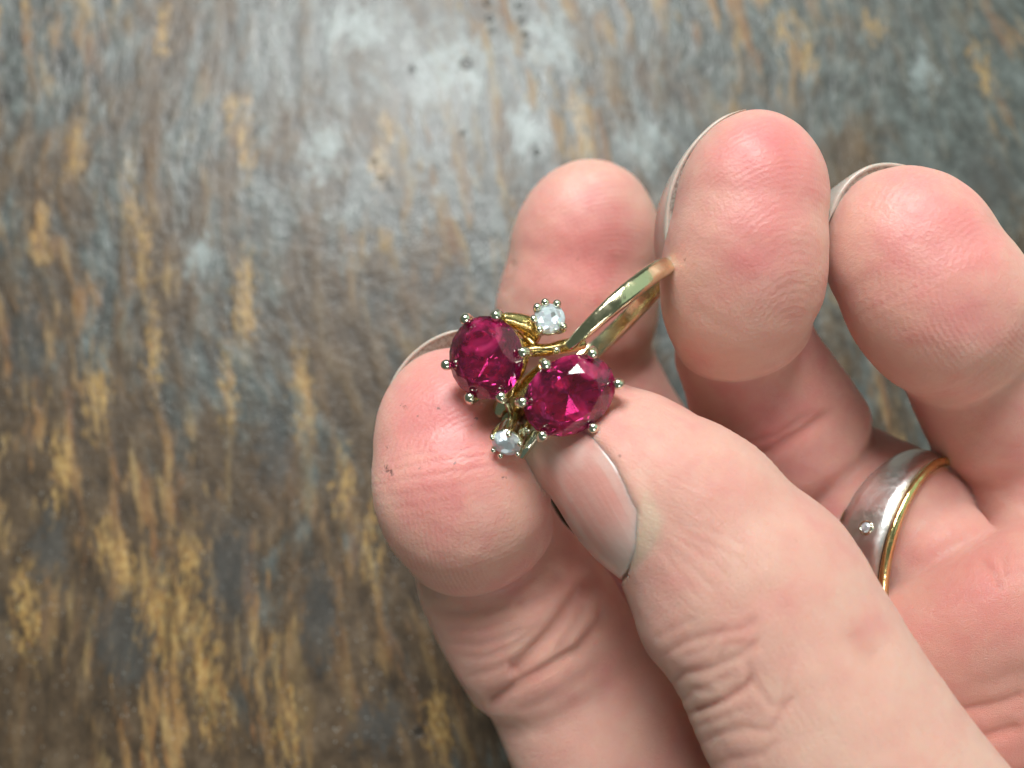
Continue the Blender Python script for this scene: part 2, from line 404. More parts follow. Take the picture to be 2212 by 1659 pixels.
M_bench, M_skin = mat_bench(), mat_skin()
M_nail = mat_nail('thumb_nail', (.68, .285, .245), (.60, .44, .32), .3); M_rim = mat_nail('nail_edge', (.46, .41, .36), (.46, .41, .36), .8, .0006)
M_gold = mat_metal('yellow_gold', (.68, .50, .22), .20, .9, (.34, .23, .08))
M_shank = mat_metal('polished_gold', (.76, .70, .47), .13, .35, (.52, .44, .24))
M_white = mat_metal('white_gold', (.80, .81, .66), .12, .5, (.42, .42, .30))
M_silver = mat_metal('brushed_silver', (.88, .86, .85), .30, .45, (.70, .66, .65))
M_bandgold = mat_metal('band_gold', (.84, .68, .32), .16, .6, (.48, .32, .13))
M_groove = mat_metal('dark_groove', (.10, .09, .08), .4)
M_ruby, M_dia = mat_ruby(), mat_diamond()

# ------------------------------------------------------------------ the bench top
def bench():
    bm = bmesh.new()
    bmesh.ops.create_grid(bm, x_segments=60, y_segments=60, size=.5)
    for v in bm.verts:
        v.co.z = 0.00025 * math.sin(v.co.x * 61 + 2 * math.sin(v.co.y * 23)) + .0002 * math.sin(v.co.y * 97 + v.co.x * 31)
    edge = [e for e in bm.edges if e.is_boundary]
    r = bmesh.ops.extrude_edge_only(bm, edges=edge)
    for v in [g for g in r['geom'] if isinstance(g, bmesh.types.BMVert)]: v.co.z = -.04
    me = bpy.data.meshes.new('bench_top'); bm.to_mesh(me); bm.free(); smooth(me)
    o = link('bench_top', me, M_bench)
    tag(o, 'worn brown and grey bench top with rusty vertical streaks behind the hand', kind='structure')
bench()

# ------------------------------------------------------------------ the hand: swept flesh shapes in one field, then one skin
class Chain:
    """stations (x, y, depth mm, half width in picture units, thickness ratio)"""
    def __init__(s, st, cap0, cap1, roll=0.0, step=.4, U=None):
        st = np.array(st, float)
        c = np.array([P(*r[:3]) for r in st]); a = st[:, 3] * st[:, 2] / FD; b = a * st[:, 4]
        n = len(st); tt = np.linspace(0, n - 1, 60 * (n - 1) + 1)
        def cr(y, flat=False):
            y = np.asarray(y, float); i = np.clip(tt.astype(int), 0, n - 2); f = tt - i
            g = lambda j: y[np.clip(j, 0, n - 1)]
            y0, y1, y2, y3 = g(i - 1), g(i), g(i + 1), g(i + 2)
            if flat: y0 = np.where(i == 0, y2, y0)
            else: y0 = np.where((i == 0).reshape(-1, *[1] * (y.ndim - 1)), 2 * y1 - y2, y0); y3 = np.where((i == n - 2).reshape(-1, *[1] * (y.ndim - 1)), 2 * y2 - y1, y3)
            f = f.reshape(-1, *[1] * (y.ndim - 1))
            return .5 * (2 * y1 + (y2 - y0) * f + (2 * y0 - 5 * y1 + 4 * y2 - y3) * f ** 2 + (3 * y1 - y0 - 3 * y2 + y3) * f ** 3)
        cc, aa, bb = cr(c), cr(a, True), cr(b, True)
        L = np.r_[0, np.cumsum(np.linalg.norm(np.diff(cc, axis=0), axis=1))]
        m = max(int(L[-1] / step), 4); S = np.linspace(0, L[-1], m + 1)
        s.S = S; s.h = S[1]
        s.c = np.stack([np.interp(S, L, cc[:, i]) for i in range(3)], 1); s.a = np.interp(S, L, aa); s.b = np.interp(S, L, bb)
        T = np.gradient(s.c, axis=0); T /= np.linalg.norm(T, axis=1)[:, None]
        ker = np.ones(9) / 9
        T = np.stack([np.convolve(np.pad(T[:, i], 4, mode='edge'), ker, 'valid') for i in range(3)], 1); T /= np.linalg.norm(T, axis=1)[:, None]
        if U is None:
            Uv = np.cross(T, np.array([0, 0, 1.0]))
        else:
            Uv = np.array(U, float)[None] - T * (T @ np.array(U, float))[:, None]
        Uv /= np.linalg.norm(Uv, axis=1)[:, None]
        V = np.cross(Uv, T)
        cr_, sr_ = math.cos(R(roll)), math.sin(R(roll))
        s.T, s.U, s.V = T, Uv * cr_ + V * sr_, V * cr_ - Uv * sr_
        s.cap = (cap0, cap1)
        r = max(s.a.max(), s.b.max(), cap0, cap1) + 5
        s.lo, s.hi = s.c.min(0) - r, s.c.max(0) + r
        s.mid = s.c.mean(0); s.cf = (s.c - s.mid).astype(np.float32); s.s2f = (s.cf ** 2).sum(1)
    def local(s, p):
        d2 = s.s2f[None] - 2 * ((p - s.mid).astype(np.float32) @ s.cf.T)
        i = d2.argmin(1); q = p - s.c[i]; n = len(s.S) - 1
        t = np.einsum('ij,ij->i', q, s.T[i])
        f = np.clip(i + t / s.h, 0, n); j = np.clip(f.astype(int), 0, n - 1); fr = (f - j)[:, None]
        ip = lambda y: y[j] * (1 - fr) + y[j + 1] * fr if y.ndim > 1 else y[j] * (1 - fr[:, 0]) + y[j + 1] * fr[:, 0]
        q = p - ip(s.c)
        u = np.einsum('ij,ij->i', q, ip(s.U)); v = np.einsum('ij,ij->i', q, ip(s.V)); w_ = np.einsum('ij,ij->i', q, ip(s.T))
        w0 = np.where(f <= 0, np.minimum(w_, 0), np.where(f >= n, np.maximum(w_, 0), 0))
        return f * s.h, u, v, w0, ip(s.a), ip(s.b)
    def sdf(s, p):
        out = np.full(len(p), 30.0)
        k = np.all((p > s.lo) & (p < s.hi), axis=1)
        if not k.any(): return out
        f, u, v, w_, a, b = s.local(p[k])
        c = np.where(w_ < 0, s.cap[0], s.cap[1])
        k0 = np.sqrt((u / a) ** 2 + (v / b) ** 2 + (w_ / c) ** 2); k1 = np.sqrt((u / a ** 2) ** 2 + (v / b ** 2) ** 2 + (w_ / c ** 2) ** 2)
        out[k] = k0 * (k0 - 1) / np.maximum(k1, 1e-4)
        return out
    def at(s, S):
        f = np.clip(S / s.h, 0, len(s.S) - 1); j = min(int(f), len(s.S) - 2); fr = f - j
        ip = lambda y: y[j] * (1 - fr) + y[j + 1] * fr
        return ip(s.c), nrm(ip(s.T)), nrm(ip(s.U)), nrm(ip(s.V)), ip(s.a), ip(s.b)

def smin(a, b, k):
    h = np.maximum(k - np.abs(a - b), 0) / k
    return np.minimum(a, b) - h * h * k * .25

CH = {
 'index_d': Chain([(982, 955, 83, 174, .84), (989, 1030, 82, 188, .86), (1010, 1100, 83, 186, .86), (1030, 1150, 85, 168, .84)], 9.8, 5.2),
 'index_m': Chain([(1035, 1120, 92, 158, .9), (1075, 1230, 92.5, 180, .9), (1140, 1330, 93, 196, .88), (1180, 1395, 94.5, 196, .86)], 4, 5.0),
 'index_p': Chain([(1215, 1430, 96, 190, .88), (1300, 1580, 96, 206, .9), (1400, 1740, 97, 215, .9), (1500, 1900, 98, 225, .8)], 5, 8),
 'middle_d': Chain([(1264, 545, 101, 163, .76), (1252, 630, 102, 174, .78), (1243, 700, 103, 174, .78), (1240, 750, 104.5, 160, .78)], 11.0, 5),
 'middle_m': Chain([(1245, 770, 107, 158, .78), (1285, 880, 107, 165, .76), (1350, 1000, 107, 170, .74)], 5, 5),
 'middle_p': Chain([(1400, 1080, 106, 175, .74), (1550, 1300, 102, 185, .74), (1700, 1500, 98, 190, .74)], 5, 8),
 'ring_d': Chain([(1622, 440, 79.5, 161, .86), (1612, 520, 79.5, 171, .88), (1603, 600, 80.5, 175, .88), (1598, 660, 82, 168, .88), (1604, 708, 84, 150, .86)], 8.8, 4.2),
 'ring_m': Chain([(1602, 740, 90, 150, .88), (1650, 850, 92.5, 165, .88), (1720, 960, 94.5, 170, .86)], 5, 5),
 'ring_p': Chain([(1740, 1046, 100.5, 170, .86), (1842, 1101, 95.2, 180, .86), (1892, 1128, 92.6, 186, .88), (1942, 1155, 90, 186, .88), (1990, 1181, 87.5, 166, .86), (2030, 1203, 85.4, 130, .8)], 5, 4),
 'little_d': Chain([(1975, 565, 80, 179, .86), (2008, 625, 79.5, 187, .86), (2050, 680, 80, 186, .86), (2085, 712, 81.5, 172, .84)], 9.6, 3.4),
 'little_m': Chain([(2105, 725, 85.5, 178, .86), (2150, 800, 86.5, 186, .86), (2195, 895, 88, 186, .86)], 5, 5),
 'little_p': Chain([(2215, 930, 89, 184, .86), (2290, 1080, 88.5, 186, .86), (2390, 1240, 88, 195, .8)], 5, 8),
 'thumb_d': Chain([(1255, 940, 80.5, 141, 1.0), (1340, 1001, 78.5, 172, 1.02), (1403, 1054, 77.2, 190, 1.0), (1486, 1110, 76, 203, .95), (1545, 1190, 75, 220, .9), (1598, 1262, 74.2, 232, .88)], 5.2, 7),
 'thumb_p': Chain([(1620, 1288, 74, 234, .86), (1664, 1350, 73, 243, .86), (1742, 1500, 72, 256, .86), (1836, 1670, 71.5, 278, .86), (1955, 1880, 72, 318, .86), (2100, 2150, 76, 400, .8)], 7, 12),
 'palm': Chain([(1920, 1525, 97, 560, .28), (2070, 1740, 95, 640, .33), (2300, 2100, 93, 640, .33), (2620, 2500, 87, 480, .42), (2950, 2900, 80, 420, .5)], 8, 9, U=(-.78, -.62, 0)),
 'pad_i': Chain([(1480, 1850, 94, 230, .7), (1640, 1950, 92, 260, .7)], 9, 9),
 'pad_r': Chain([(2165, 1330, 80.5, 205, .66), (2200, 1450, 83.5, 225, .72)], 7.5, 9),
 'pad_m': Chain([(1965, 1435, 83.5, 185, .6), (2010, 1560, 86, 210, .7)], 7.5, 9),
 'pad_l': Chain([(2340, 1270, 83, 190, .8), (2390, 1400, 85, 230, .8)], 9, 9),
}
FING = ['index', 'middle', 'ring', 'little', 'thumb']
def hand_parts(p):
    f = {k: c.sdf(p) for k, c in CH.items()}
    palm = f['palm']
    for k in ('pad_i', 'pad_m', 'pad_r', 'pad_l'): palm = smin(palm, f[k], 5.0)
    tot = []
    for n in FING:
        if n == 'thumb':
            g = smin(f['thumb_d'], f['thumb_p'], 3.0)
            base = smin(f['thumb_p'] + 0.0, palm, 2.0)
        else:
            dm = smin(f[n + '_d'], f[n + '_m'], {'little': 3.2, 'ring': 1.9, 'index': 1.2}.get(n, 1.0))
            g = smin(dm, f[n + '_p'], 1.6)
            base = smin(f[n + '_p'], palm, 1.2 if n == 'ring' else 3.5)
        tot.append(np.minimum(g, base))
    tot.append(palm)
    return np.stack(tot, 1)
def hand_sdf(p):
    return hand_parts(p).min(1)

def surface_nets(h, lo, hi, fn, B=8):
    nb = np.ceil((hi - lo) / (h * B)).astype(int); H = h * B
    cg = np.stack(np.meshgrid(*[np.arange(n) for n in nb], indexing='ij'), -1).reshape(-1, 3)
    cc = lo + (cg + .5) * H
    fc = np.concatenate([fn(x) for x in np.array_split(cc, max(1, len(cc) // 200000))])
    dims = nb * B + 1
    F = np.ones(dims, np.float32)
    neg = cg[fc < 0]
    act = cg[np.abs(fc) < H * 1.15 + .4]
    for b in neg:
        F[b[0] * B:b[0] * B + B + 1, b[1] * B:b[1] * B + B + 1, b[2] * B:b[2] * B + B + 1] = -1
    o = np.stack(np.meshgrid(*[np.arange(B + 1)] * 3, indexing='ij'), -1).reshape(-1, 3)
    for chunk in np.array_split(act, max(1, len(act) // 600)):
        g = (chunk[:, None] * B + o[None]).reshape(-1, 3)
        F[g[:, 0], g[:, 1], g[:, 2]] = fn(lo + g * h)
    S = F < 0
    cnt = np.zeros(dims - 1, np.uint8)
    for dx in (0, 1):
        for dy in (0, 1):
            for dz in (0, 1):
                cnt += S[dx:dims[0] - 1 + dx, dy:dims[1] - 1 + dy, dz:dims[2] - 1 + dz]
    ac = np.argwhere((cnt > 0) & (cnt < 8))
    idx = np.full(dims - 1, -1, np.int32); idx[ac[:, 0], ac[:, 1], ac[:, 2]] = np.arange(len(ac))
    acc = np.zeros((len(ac), 3)); num = np.zeros(len(ac))
    cor = [(x, y, z) for x in (0, 1) for y in (0, 1) for z in (0, 1)]
    val = {c: F[ac[:, 0] + c[0], ac[:, 1] + c[1], ac[:, 2] + c[2]] for c in cor}
    for c in cor:
        for ax in range(3):
            if c[ax]: continue
            e = list(c); e[ax] = 1; e = tuple(e); a, b = val[c], val[e]
            k = (a < 0) != (b < 0); t = np.where(k, a / np.where(k, a - b, 1), 0)
            pt = np.repeat(np.array([c], float), len(ac), 0); pt[:, ax] += t
            acc[k] += pt[k]; num[k] += 1
    V = lo + (ac + acc / num[:, None]) * h
    quads = []
    for ax in range(3):
        sl0 = [slice(1, -1)] * 3; sl1 = [slice(1, -1)] * 3
        sl0[ax] = slice(0, -1); sl1[ax] = slice(1, None)
        A, Bq = S[tuple(sl0)], S[tuple(sl1)]
        e = np.argwhere(A != Bq); s_ = A[e[:, 0], e[:, 1], e[:, 2]]
        base = e + 1; base[:, ax] -= 1
        u, v = (ax + 1) % 3, (ax + 2) % 3
        def cell(du, dv):
            q = base.copy(); q[:, u] -= du; q[:, v] -= dv
            return idx[q[:, 0], q[:, 1], q[:, 2]]
        Q = np.stack([cell(1, 1), cell(0, 1), cell(0, 0), cell(1, 0)], 1)
        Q[~s_] = Q[~s_][:, ::-1]
        quads.append(Q[(Q >= 0).all(1)])
    return V, np.concatenate(quads)

def in_chunks(fn, p, n=300000):
    return np.concatenate([fn(x) for x in np.array_split(p, max(1, len(p) // n))])
def grad(fn, p, e=.08):
    k = np.array([(1, -1, -1), (-1, -1, 1), (-1, 1, -1), (1, 1, 1)], float)
    g = sum(kk[None] * in_chunks(fn, p + kk * e)[:, None] for kk in k)
    return g / np.maximum(np.linalg.norm(g, axis=1), 1e-9)[:, None]

def seg_dist(x, y, poly):
    """distance in picture units to a polyline and place 0..1 along it"""
    best = np.full(len(x), 1e9); tt = np.zeros(len(x)); n = len(poly) - 1
    for i in range(n):
        ax, ay = poly[i]; bx, by = poly[i + 1]; dx, dy = bx - ax, by - ay
        t = np.clip(((x - ax) * dx + (y - ay) * dy) / (dx * dx + dy * dy), 0, 1)
        d = np.hypot(x - ax - t * dx, y - ay - t * dy); k = d < best
        best[k] = d[k]; tt[k] = (i + t[k]) / n
    return best, tt

z6 = lambda *q: [(1261.7 + .504 * a, 822.8 + .504 * b) for a, b in q]
z7 = lambda *q: [(768 + .3472 * a, 1097 + .3472 * b) for a, b in q]
z3 = lambda *q: [(1371.4 + .4134 * a, 192 + .4134 * b) for a, b in q]
# finger id, line, half width mm, depth mm, redness
GROOVES = [
 (4, z6((440, 1428), (520, 1400), (600, 1368), (690, 1310), (712, 1270)), .26, .50, .8),
 (4, z6((372, 1300), (420, 1255), (520, 1240), (640, 1190), (700, 1150), (745, 1110)), .28, .34, .35),
 (4, z6((330, 1180), (430, 1120), (570, 1080), (690, 1060), (740, 1010)), .28, .24, .3),
 (4, z6((480, 1560), (560, 1520), (680, 1490), (790, 1500), (870, 1380), (905, 1350)), .30, .26, .3),
 (4, z6((700, 1180), (720, 1280), (800, 1390), (850, 1400)), .28, .2, .2),
 (4, z6((520, 1659), (640, 1620), (760, 1600), (830, 1540)), .32, .22, .25),
 (4, z6((300, 1110), (380, 1060), (480, 1010)), .3, .15, .15),
 (4, z6((560, 1210), (610, 1130), (690, 1120)), .25, .16, .2),
 (4, z6((400, 1380), (470, 1330), (560, 1330)), .22, .18, .2),
 (4, z6((1150, 1070), (1200, 1140), (1260, 1190)), .9, .25, .35),
 (0, z7((1480, 400), (1400, 520), (1240, 760), (1000, 1010), (940, 1020)), .75, .85, .55),
 (0, z7((1545, 560), (1540, 700), (1400, 880), (1100, 1060), (850, 1200), (800, 1210)), .60, .60, .45),
 (0, z7((980, 620), (1180, 540), (1300, 380)), .9, .45, .2),
 (0, z7((480, 640), (700, 640), (950, 610)), .5, .16, .1),
 (0, z7((560, 840), (760, 860), (950, 800), (1060, 740)), .3, .14, .1),
 (0, z7((560, 760), (760, 760), (980, 690)), .3, .10, .1),
 (2, [(1590, 1000), (1660, 975), (1730, 935), (1800, 885)], .5, .5, .5),
 (2, [(1600, 960), (1680, 940), (1760, 885)], .4, .25, .3),
 (5, z6((1590, 1420), (1700, 1400), (1830, 1370), (1885, 1340)), .4, .25, .2),
 (5, z6((1640, 1560), (1740, 1520), (1885, 1480)), .45, .3, .3),
 (5, z6((1700, 760), (1760, 820), (1790, 900)), .35, .15, .2),
 (5, z6((1800, 740), (1815, 850)), .35, .12, .2),
 (4, z6((340, 640), (480, 720), (620, 850)), .16, .10, .0),
 (4, z6((360, 620), (520, 690), (690, 780)), .16, .10, .0),
 (4, z6((330, 670), (440, 780), (570, 900)), .16, .10, .0),
 (4, z6((370, 600), (540, 640), (720, 720)), .16, .09, .0),
 (4, z6((320, 700), (400, 820), (500, 950)), .16, .09, .0),
 (4, z6((420, 1330), (520, 1310), (640, 1250)), .18, .14, .1),
 (4, z6((460, 1490), (560, 1455), (700, 1400)), .18, .14, .1),
 (4, z6((420, 1190), (520, 1150), (600, 1050)), .18, .13, .1),
 (4, z6((900, 1180), (860, 1300), (840, 1420)), .22, .10, .1),
 (0, z7((640, 930), (800, 930), (980, 860), (1150, 720)), .3, .12, .1),
 (0, z7((700, 1050), (860, 1010), (1020, 930)), .3, .12, .1),
 (0, z7((1250, 900), (1380, 720), (1450, 560)), .4, .25, .2),
 (1, [(1085, 640), (1100, 600), (1108, 560)], .5, .22, .1),
]
def build_hand():
    lo = np.array([-17.0, -70.0, -112.0]); hi = np.array([88.0, 30.0, -58.0])
    V, Q = surface_nets(.30, lo, hi, hand_sdf)
    g = grad(hand_sdf, V)
    for _ in range(2):
        f = in_chunks(hand_sdf, V); V = V - g * np.clip(f, -.2, .2)[:, None]
    parts = in_chunks(hand_parts, V); fid = parts[:, :5].argmin(1)
    fid = np.where(parts[:, 5] < parts[:, :5].min(1) + .02, 5, fid)
    n = len(V); pink = np.full(n, .25); ridge = np.zeros(n); pad = np.full(n, .15); line = np.zeros(n); cut = np.zeros(n); dirt = np.zeros(n); axis = np.zeros(n); side = np.zeros(n); long_ = np.zeros(n); cross = np.zeros(n)
    disp = np.zeros(n)
    for i, nm in enumerate(FING):
        ch = CH[nm + '_d']; k = np.where((fid == i) & (ch.sdf(V) < .6))[0]
        S, u, v, w0, a, b = ch.local(V[k]); s_ = S + w0; axis[k] = s_; side[k] = u + v * .6; L = ch.S[-1]; S_END = L - 6
        front = np.clip(v / b, 0, 1)
        if nm != 'thumb':
            tip = np.clip(1 - np.hypot(u / (a * 1.0), (s_ + 1.5) / 9.5), 0, 1)
            pink[k] = .25 + .75 * tip ** .7 * front
            ridge[k] = np.hypot(u + 2.5, (s_ - L * .9) * .8) + .12 * u
            pad[k] = np.clip(front * 1.6, 0, 1)
        else:
            ph = np.degrees(np.arctan2(v / b, u / a)); pink[k] = .22 + .3 * np.clip(1 - np.abs(s_ - 2) / 9, 0, 1) * np.clip((ph - 90) / 40, 0, 1)
            long_[k] = .7; ridge[k] = u + .4 * s_; pad[k] = .6 * np.clip((S_END - s_) / 6, 0, 1)
    for nm, i, pk in (('index_m', 0, .22), ('index_p', 0, .2), ('ring_m', 2, .5), ('ring_p', 2, .5), ('middle_m', 1, .6), ('middle_p', 1, .6), ('little_m', 3, .4), ('little_p', 3, .4), ('thumb_p', 4, .10)):
        ch = CH[nm]; k = np.where((fid == i) & (ch.sdf(V) < .3))[0]; S, u, v, _, _, _ = ch.local(V[k])
        axis[k] = S; side[k] = u + v * .6; ridge[k] = S; pink[k] = pk
        long_[k], cross[k] = (.8, .3) if i == 4 else (.15, .2 if nm == 'ring_p' else .5)
    pink[fid == 5] = .38
    px, py = proj(V)
    for (cx, cy, r, amt) in ((1590, 575, 42, .5), (1650, 300, 60, .35), (1880, 1345, 45, .55), (1310, 930, 45, .35), (1420, 1090, 40, .25), (2140, 1240, 70, .3), (1660, 930, 40, .5), (1290, 690, 60, .3), (960, 780, 70, .3), (1120, 1250, 50, .4), (1330, 1480, 60, .35), (1460, 1620, 60, .2)):
        pink += amt * np.exp(-((px - cx) ** 2 + (py - cy) ** 2) / r ** 2) * (g[:, 2] > 0)
    for (cx, cy, r, el) in ((997, 968, 4, 1), (1028, 905, 9, .4), (1020, 918, 6, .5), (836, 1012, 10, .7), (846, 1022, 7, .6), (872, 878, 10, .5), (905, 1010, 7, .5), (985, 1000, 5, .5), (945, 880, 8, .5), (905, 900, 6, .4), (838, 965, 5, .6), (1250, 560, 3, 1), (1090, 600, 5, .4), (1720, 1165, 5, .8), (1340, 985, 6, .6), (1090, 1035, 7, .6), (1480, 560, 3, 1)):
        dirt += np.exp(-(((px - cx) * .8 + (py - cy) * .6) / r) ** 2 - (((py - cy) * .8 - (px - cx) * .6) / (r * el)) ** 2) * (g[:, 2] > 0)
    # dark red shading painted into contact and fold creases where two fleshes meet
    two = np.sort(parts[:, :5], axis=1); line += .35 * np.exp(-(np.abs(two[:, 1]) / .55) ** 2)
    for nm in ('index', 'ring', 'little', 'middle'):
        a_, b_ = CH[nm + '_d'].sdf(V), CH[nm + '_m'].sdf(V)
        line += .55 * np.exp(-((np.abs(a_) + np.abs(b_)) / .5) ** 2)
    lum = np.stack([px, py], 1)
    for (i, poly, wd, dp, red) in GROOVES:
        lox, hix = min(q[0] for q in poly) - 30, max(q[0] for q in poly) + 30; loy, hiy = min(q[1] for q in poly) - 30, max(q[1] for q in poly) + 30
        k = np.where((fid == i) & (px > lox) & (px < hix) & (py > loy) & (py < hiy) & (g[:, 2] > -.15))[0]
        if not len(k): continue
        d, t = seg_dist(px[k], py[k], poly); dm = d * (-V[k, 2]) / FD
        end = np.clip(np.minimum(t, 1 - t) * 6 + .25, 0, 1)
        disp[k] -= dp * (.45 if i == 4 else .75) * end * (np.exp(-(dm / wd) ** 2) + .35 * np.exp(-(dm / (2.6 * wd)) ** 2) - .16 * np.exp(-((dm - 2.8 * wd) / (1.3 * wd)) ** 2))
        line[k] += red * end * np.exp(-(dm / (wd * 1.1)) ** 2)
    # thumb nail bed: flesh drops under the plate, fold stands up round it
    ch = CH['thumb_d']; k = np.where(fid == 4)[0]; k = k[ch.sdf(V[k]) < .5]
    S, u, v, w0, a, b = ch.local(V[k]); s_ = S + w0; ph = np.degrees(np.arctan2(v / b, u / a))
    fr = np.interp(s_, NAIL_S, NAIL_R); base = nail_base(ph)
    dr = (fr - ph) * np.pi / 180 * a                     # mm inside the right border
    db = base - s_
    ins = np.minimum(np.minimum(dr, db), (ph + 78) * np.pi / 180 * a)
    disp[k] += np.where(ins > 0, -.32 * np.clip(ins / .6, 0, 1), .13 * np.exp(-(np.abs(ins + .6) / .9) ** 2))
    pink[k] += np.where((db < 0) & (db > -2.2) & (dr > -1), -.25, 0)
    cut[k] = ((db < .2) & (db > -1.9) & (dr > -1.6) & (ph > -76)).astype(float)
    # low uneven relief of flesh
    for fr_, am in ((.32, .10), (.8, .035)):
        q = V * fr_
        disp += am * (np.sin(q[:, 0] * 2.1 + 1.7 * np.sin(q[:, 1] * 1.3)) + np.sin(q[:, 1] * 2.4 + 1.3 * np.sin(q[:, 2] * 1.9 + q[:, 0])) + np.sin(q[:, 2] * 2.2)) / 3
    V = V + g * disp[:, None]
    E = np.concatenate([Q[:, [0, 1]], Q[:, [1, 2]], Q[:, [2, 3]], Q[:, [3, 0]]])
    deg = np.bincount(E[:, 0], minlength=n) + np.bincount(E[:, 1], minlength=n) + 1e-6
    def soft(x, it):
        for _ in range(it):
            x = .4 * x + .6 * (np.bincount(E[:, 0], x[E[:, 1]], n) + np.bincount(E[:, 1], x[E[:, 0]], n)) / deg
        return x
    cut = soft(cut, 4); pink = soft(pink, 30); pad = soft(pad, 15); long_ = soft(long_, 25); cross = soft(cross, 25)
    me = mesh_np('hand', to_world(V) - HAND0, Q); smooth(me)
    for nm, arr in (('cut', cut), ('dirt', np.clip(dirt, 0, 1)), ('axis', axis), ('side', side), ('long', long_), ('cross', cross), ('pink', np.clip(pink, 0, 1)), ('ridge', ridge), ('pad', pad), ('line', np.clip(line, 0, 1))):
        me.attributes.new(nm, 'FLOAT', 'POINT').data.foreach_set('value', arr.astype(np.float32))
    o = link('hand', me, M_skin); o.location = Vector(HAND0)
    tag(o, 'left hand with palm up pinching the ruby ring between thumb and fingers', 'hand')
    return o

NAIL_S = np.array([-6, 0, 2.0, 4.2, 6.3, 8.0, 9.3, 10.4, 11.5]); NAIL_R = np.array([97, 97, 96, 93, 88, 83, 78, 73, 69])
def nail_base(ph):
    return np.interp(ph, [-60, 0, 30, 55, 75, 100], [12.3, 12.1, 11.6, 10.8, 9.8, 8.6])
HAND0 = to_world(np.array([[30.0, -25.0, -92.0]]))[0]
hand = build_hand()

def thumb_nail():
    ch = CH['thumb_d']; rows = []; ac, al, gr = [], [], []
    ns, nj = 44, 40
    for i in range(ns):
        row = []
        for j in range(nj):
            v = j / (nj - 1); fl = -78
            s_top = -3.6
            ph0 = 60
            sb = 12
            # iterate for the base line that depends on the angle
            t = i / (ns - 1)
            for _ in range(3):
                s_ = s_top + 1.4 * (abs(v - .5) * 2) ** 2 + (sb - s_top) * t
                phR = np.interp(s_, NAIL_S, NAIL_R); ph0 = phR + (fl - phR) * v; sb = float(nail_base(ph0))
            c, T, U, V, a, b = ch.at(max(s_, 0))
            if s_ < 0: c = c + T * s_; a *= 1 + .012 * s_; b *= 1 + .012 * s_
            off = .08 - .26 * (1 - min(1, v * 9)) - .30 * max(0, (t - .93) / .07)
            row.append(c + (a + off) * math.cos(R(ph0)) * U + (b + off) * math.sin(R(ph0)) * V)
            ac.append(v * 18); al.append(t * 15); gr.append(max(np.exp(-(v / .022) ** 2), .5 * np.exp(-((1 - t) / .02) ** 2), .9 * np.exp(-(t / .13) ** 2)))
        rows.append(row)
    m = MB(); m.grid(rows); o = m.build('fingernail', M_nail, hand)
    for nm, arr in (('across', ac), ('along', al), ('grime', gr)):
        o.data.attributes.new(nm, 'FLOAT', 'POINT').data.foreach_set('value', np.array(arr, np.float32))
    so = o.modifiers.new('thickness', 'SOLIDIFY'); so.thickness = .00035; so.offset = -1
    # make the plate face outwards
    me = o.data; cen = np.array(ch.at(5)[0]); 
    p0 = me.polygons[len(me.polygons) // 2]
    if (Vector(to_world(np.array([cen]))[0]) - hand.location - p0.center).dot(p0.normal) > 0: me.flip_normals()
    o['label'] = 'long pale thumb nail with dirt along its edges'
thumb_nail()

def nail_rim(name, outer, d0, thick, cen, back=7.0, taper=.16):
    """a curved nail plate that stands clear of the far side of a fingertip; only its edge shows"""
    o = np.array(outer, float); n = 40
    L = np.r_[0, np.cumsum(np.hypot(*np.diff(o, axis=0).T))]
    t = np.linspace(0, L[-1], n); q = np.stack([np.interp(t, L, o[:, 0]), np.interp(t, L, o[:, 1])], 1)
    ker = np.ones(5) / 5
    qs = np.stack([np.convolve(np.pad(q[:, i], 2, mode='edge'), ker, 'valid') for i in range(2)], 1); qs[0], qs[-1] = q[0], q[-1]
    c = np.array(cen, float)
    rows = []; ac, al, gr = [], [], []
    # ring of profile points: inner front, outer front, outer back, inner back
    for i in range(n):
        f = i / (n - 1); e = min(1, min(f, 1 - f) / taper + .12); th = thick * e
        inw = nrm(c - qs[i])
        prof = []
        for (di, dz) in ((th, .12), (th * .55, -.12), (th * .2, -.05), (0, .2), (-.4, 1.2), (.5, back * .45), (4, back), (th + 34, back), (th + 44, back * .6), (th + 42 * e, .9)):
            p2 = qs[i] + inw * di
            prof.append(P(p2[0], p2[1], d0) + np.array([0, 0, -dz]))
        rows.append(prof + [prof[0]])
        for k in range(len(prof) + 1):
            ac.append(f * 12); al.append(0); gr.append((.85 if f > .25 else 0) if k in (0, 9, 10) else (.25 if f > .85 else .05))
    m = MB(); m.grid(rows); o_ = m.build(name, M_rim, hand)
    for nm, arr in (('across', ac), ('along', al), ('grime', gr)):
        o_.data.attributes.new(nm, 'FLOAT', 'POINT').data.foreach_set('value', np.array(arr, np.float32))
nail_rim('fingernail', [(824, 890), (828, 868), (836, 842), (855, 803), (882, 768), (918, 738), (955, 719), (985, 711), (1010, 712)], 85.0, 10, (990, 900))
nail_rim('fingernail', [(1101, 520), (1106, 492), (1117, 465), (1137, 436), (1165, 405), (1200, 374), (1235, 354), (1265, 347)], 101.5, 8, (1270, 520))
nail_rim('fingernail', [(1441, 560), (1437, 530), (1435, 500), (1436, 470), (1440, 430), (1450, 393), (1470, 345), (1502, 300), (1545, 259), (1580, 241), (1612, 236)], 80.4, 11, (1640, 470))
nail_rim('fingernail', [(1789, 480), (1793, 455), (1805, 424), (1822, 397), (1847, 372), (1878, 355), (1912, 349), (1948, 352), (1974, 362)], 80.6, 13, (1950, 500))

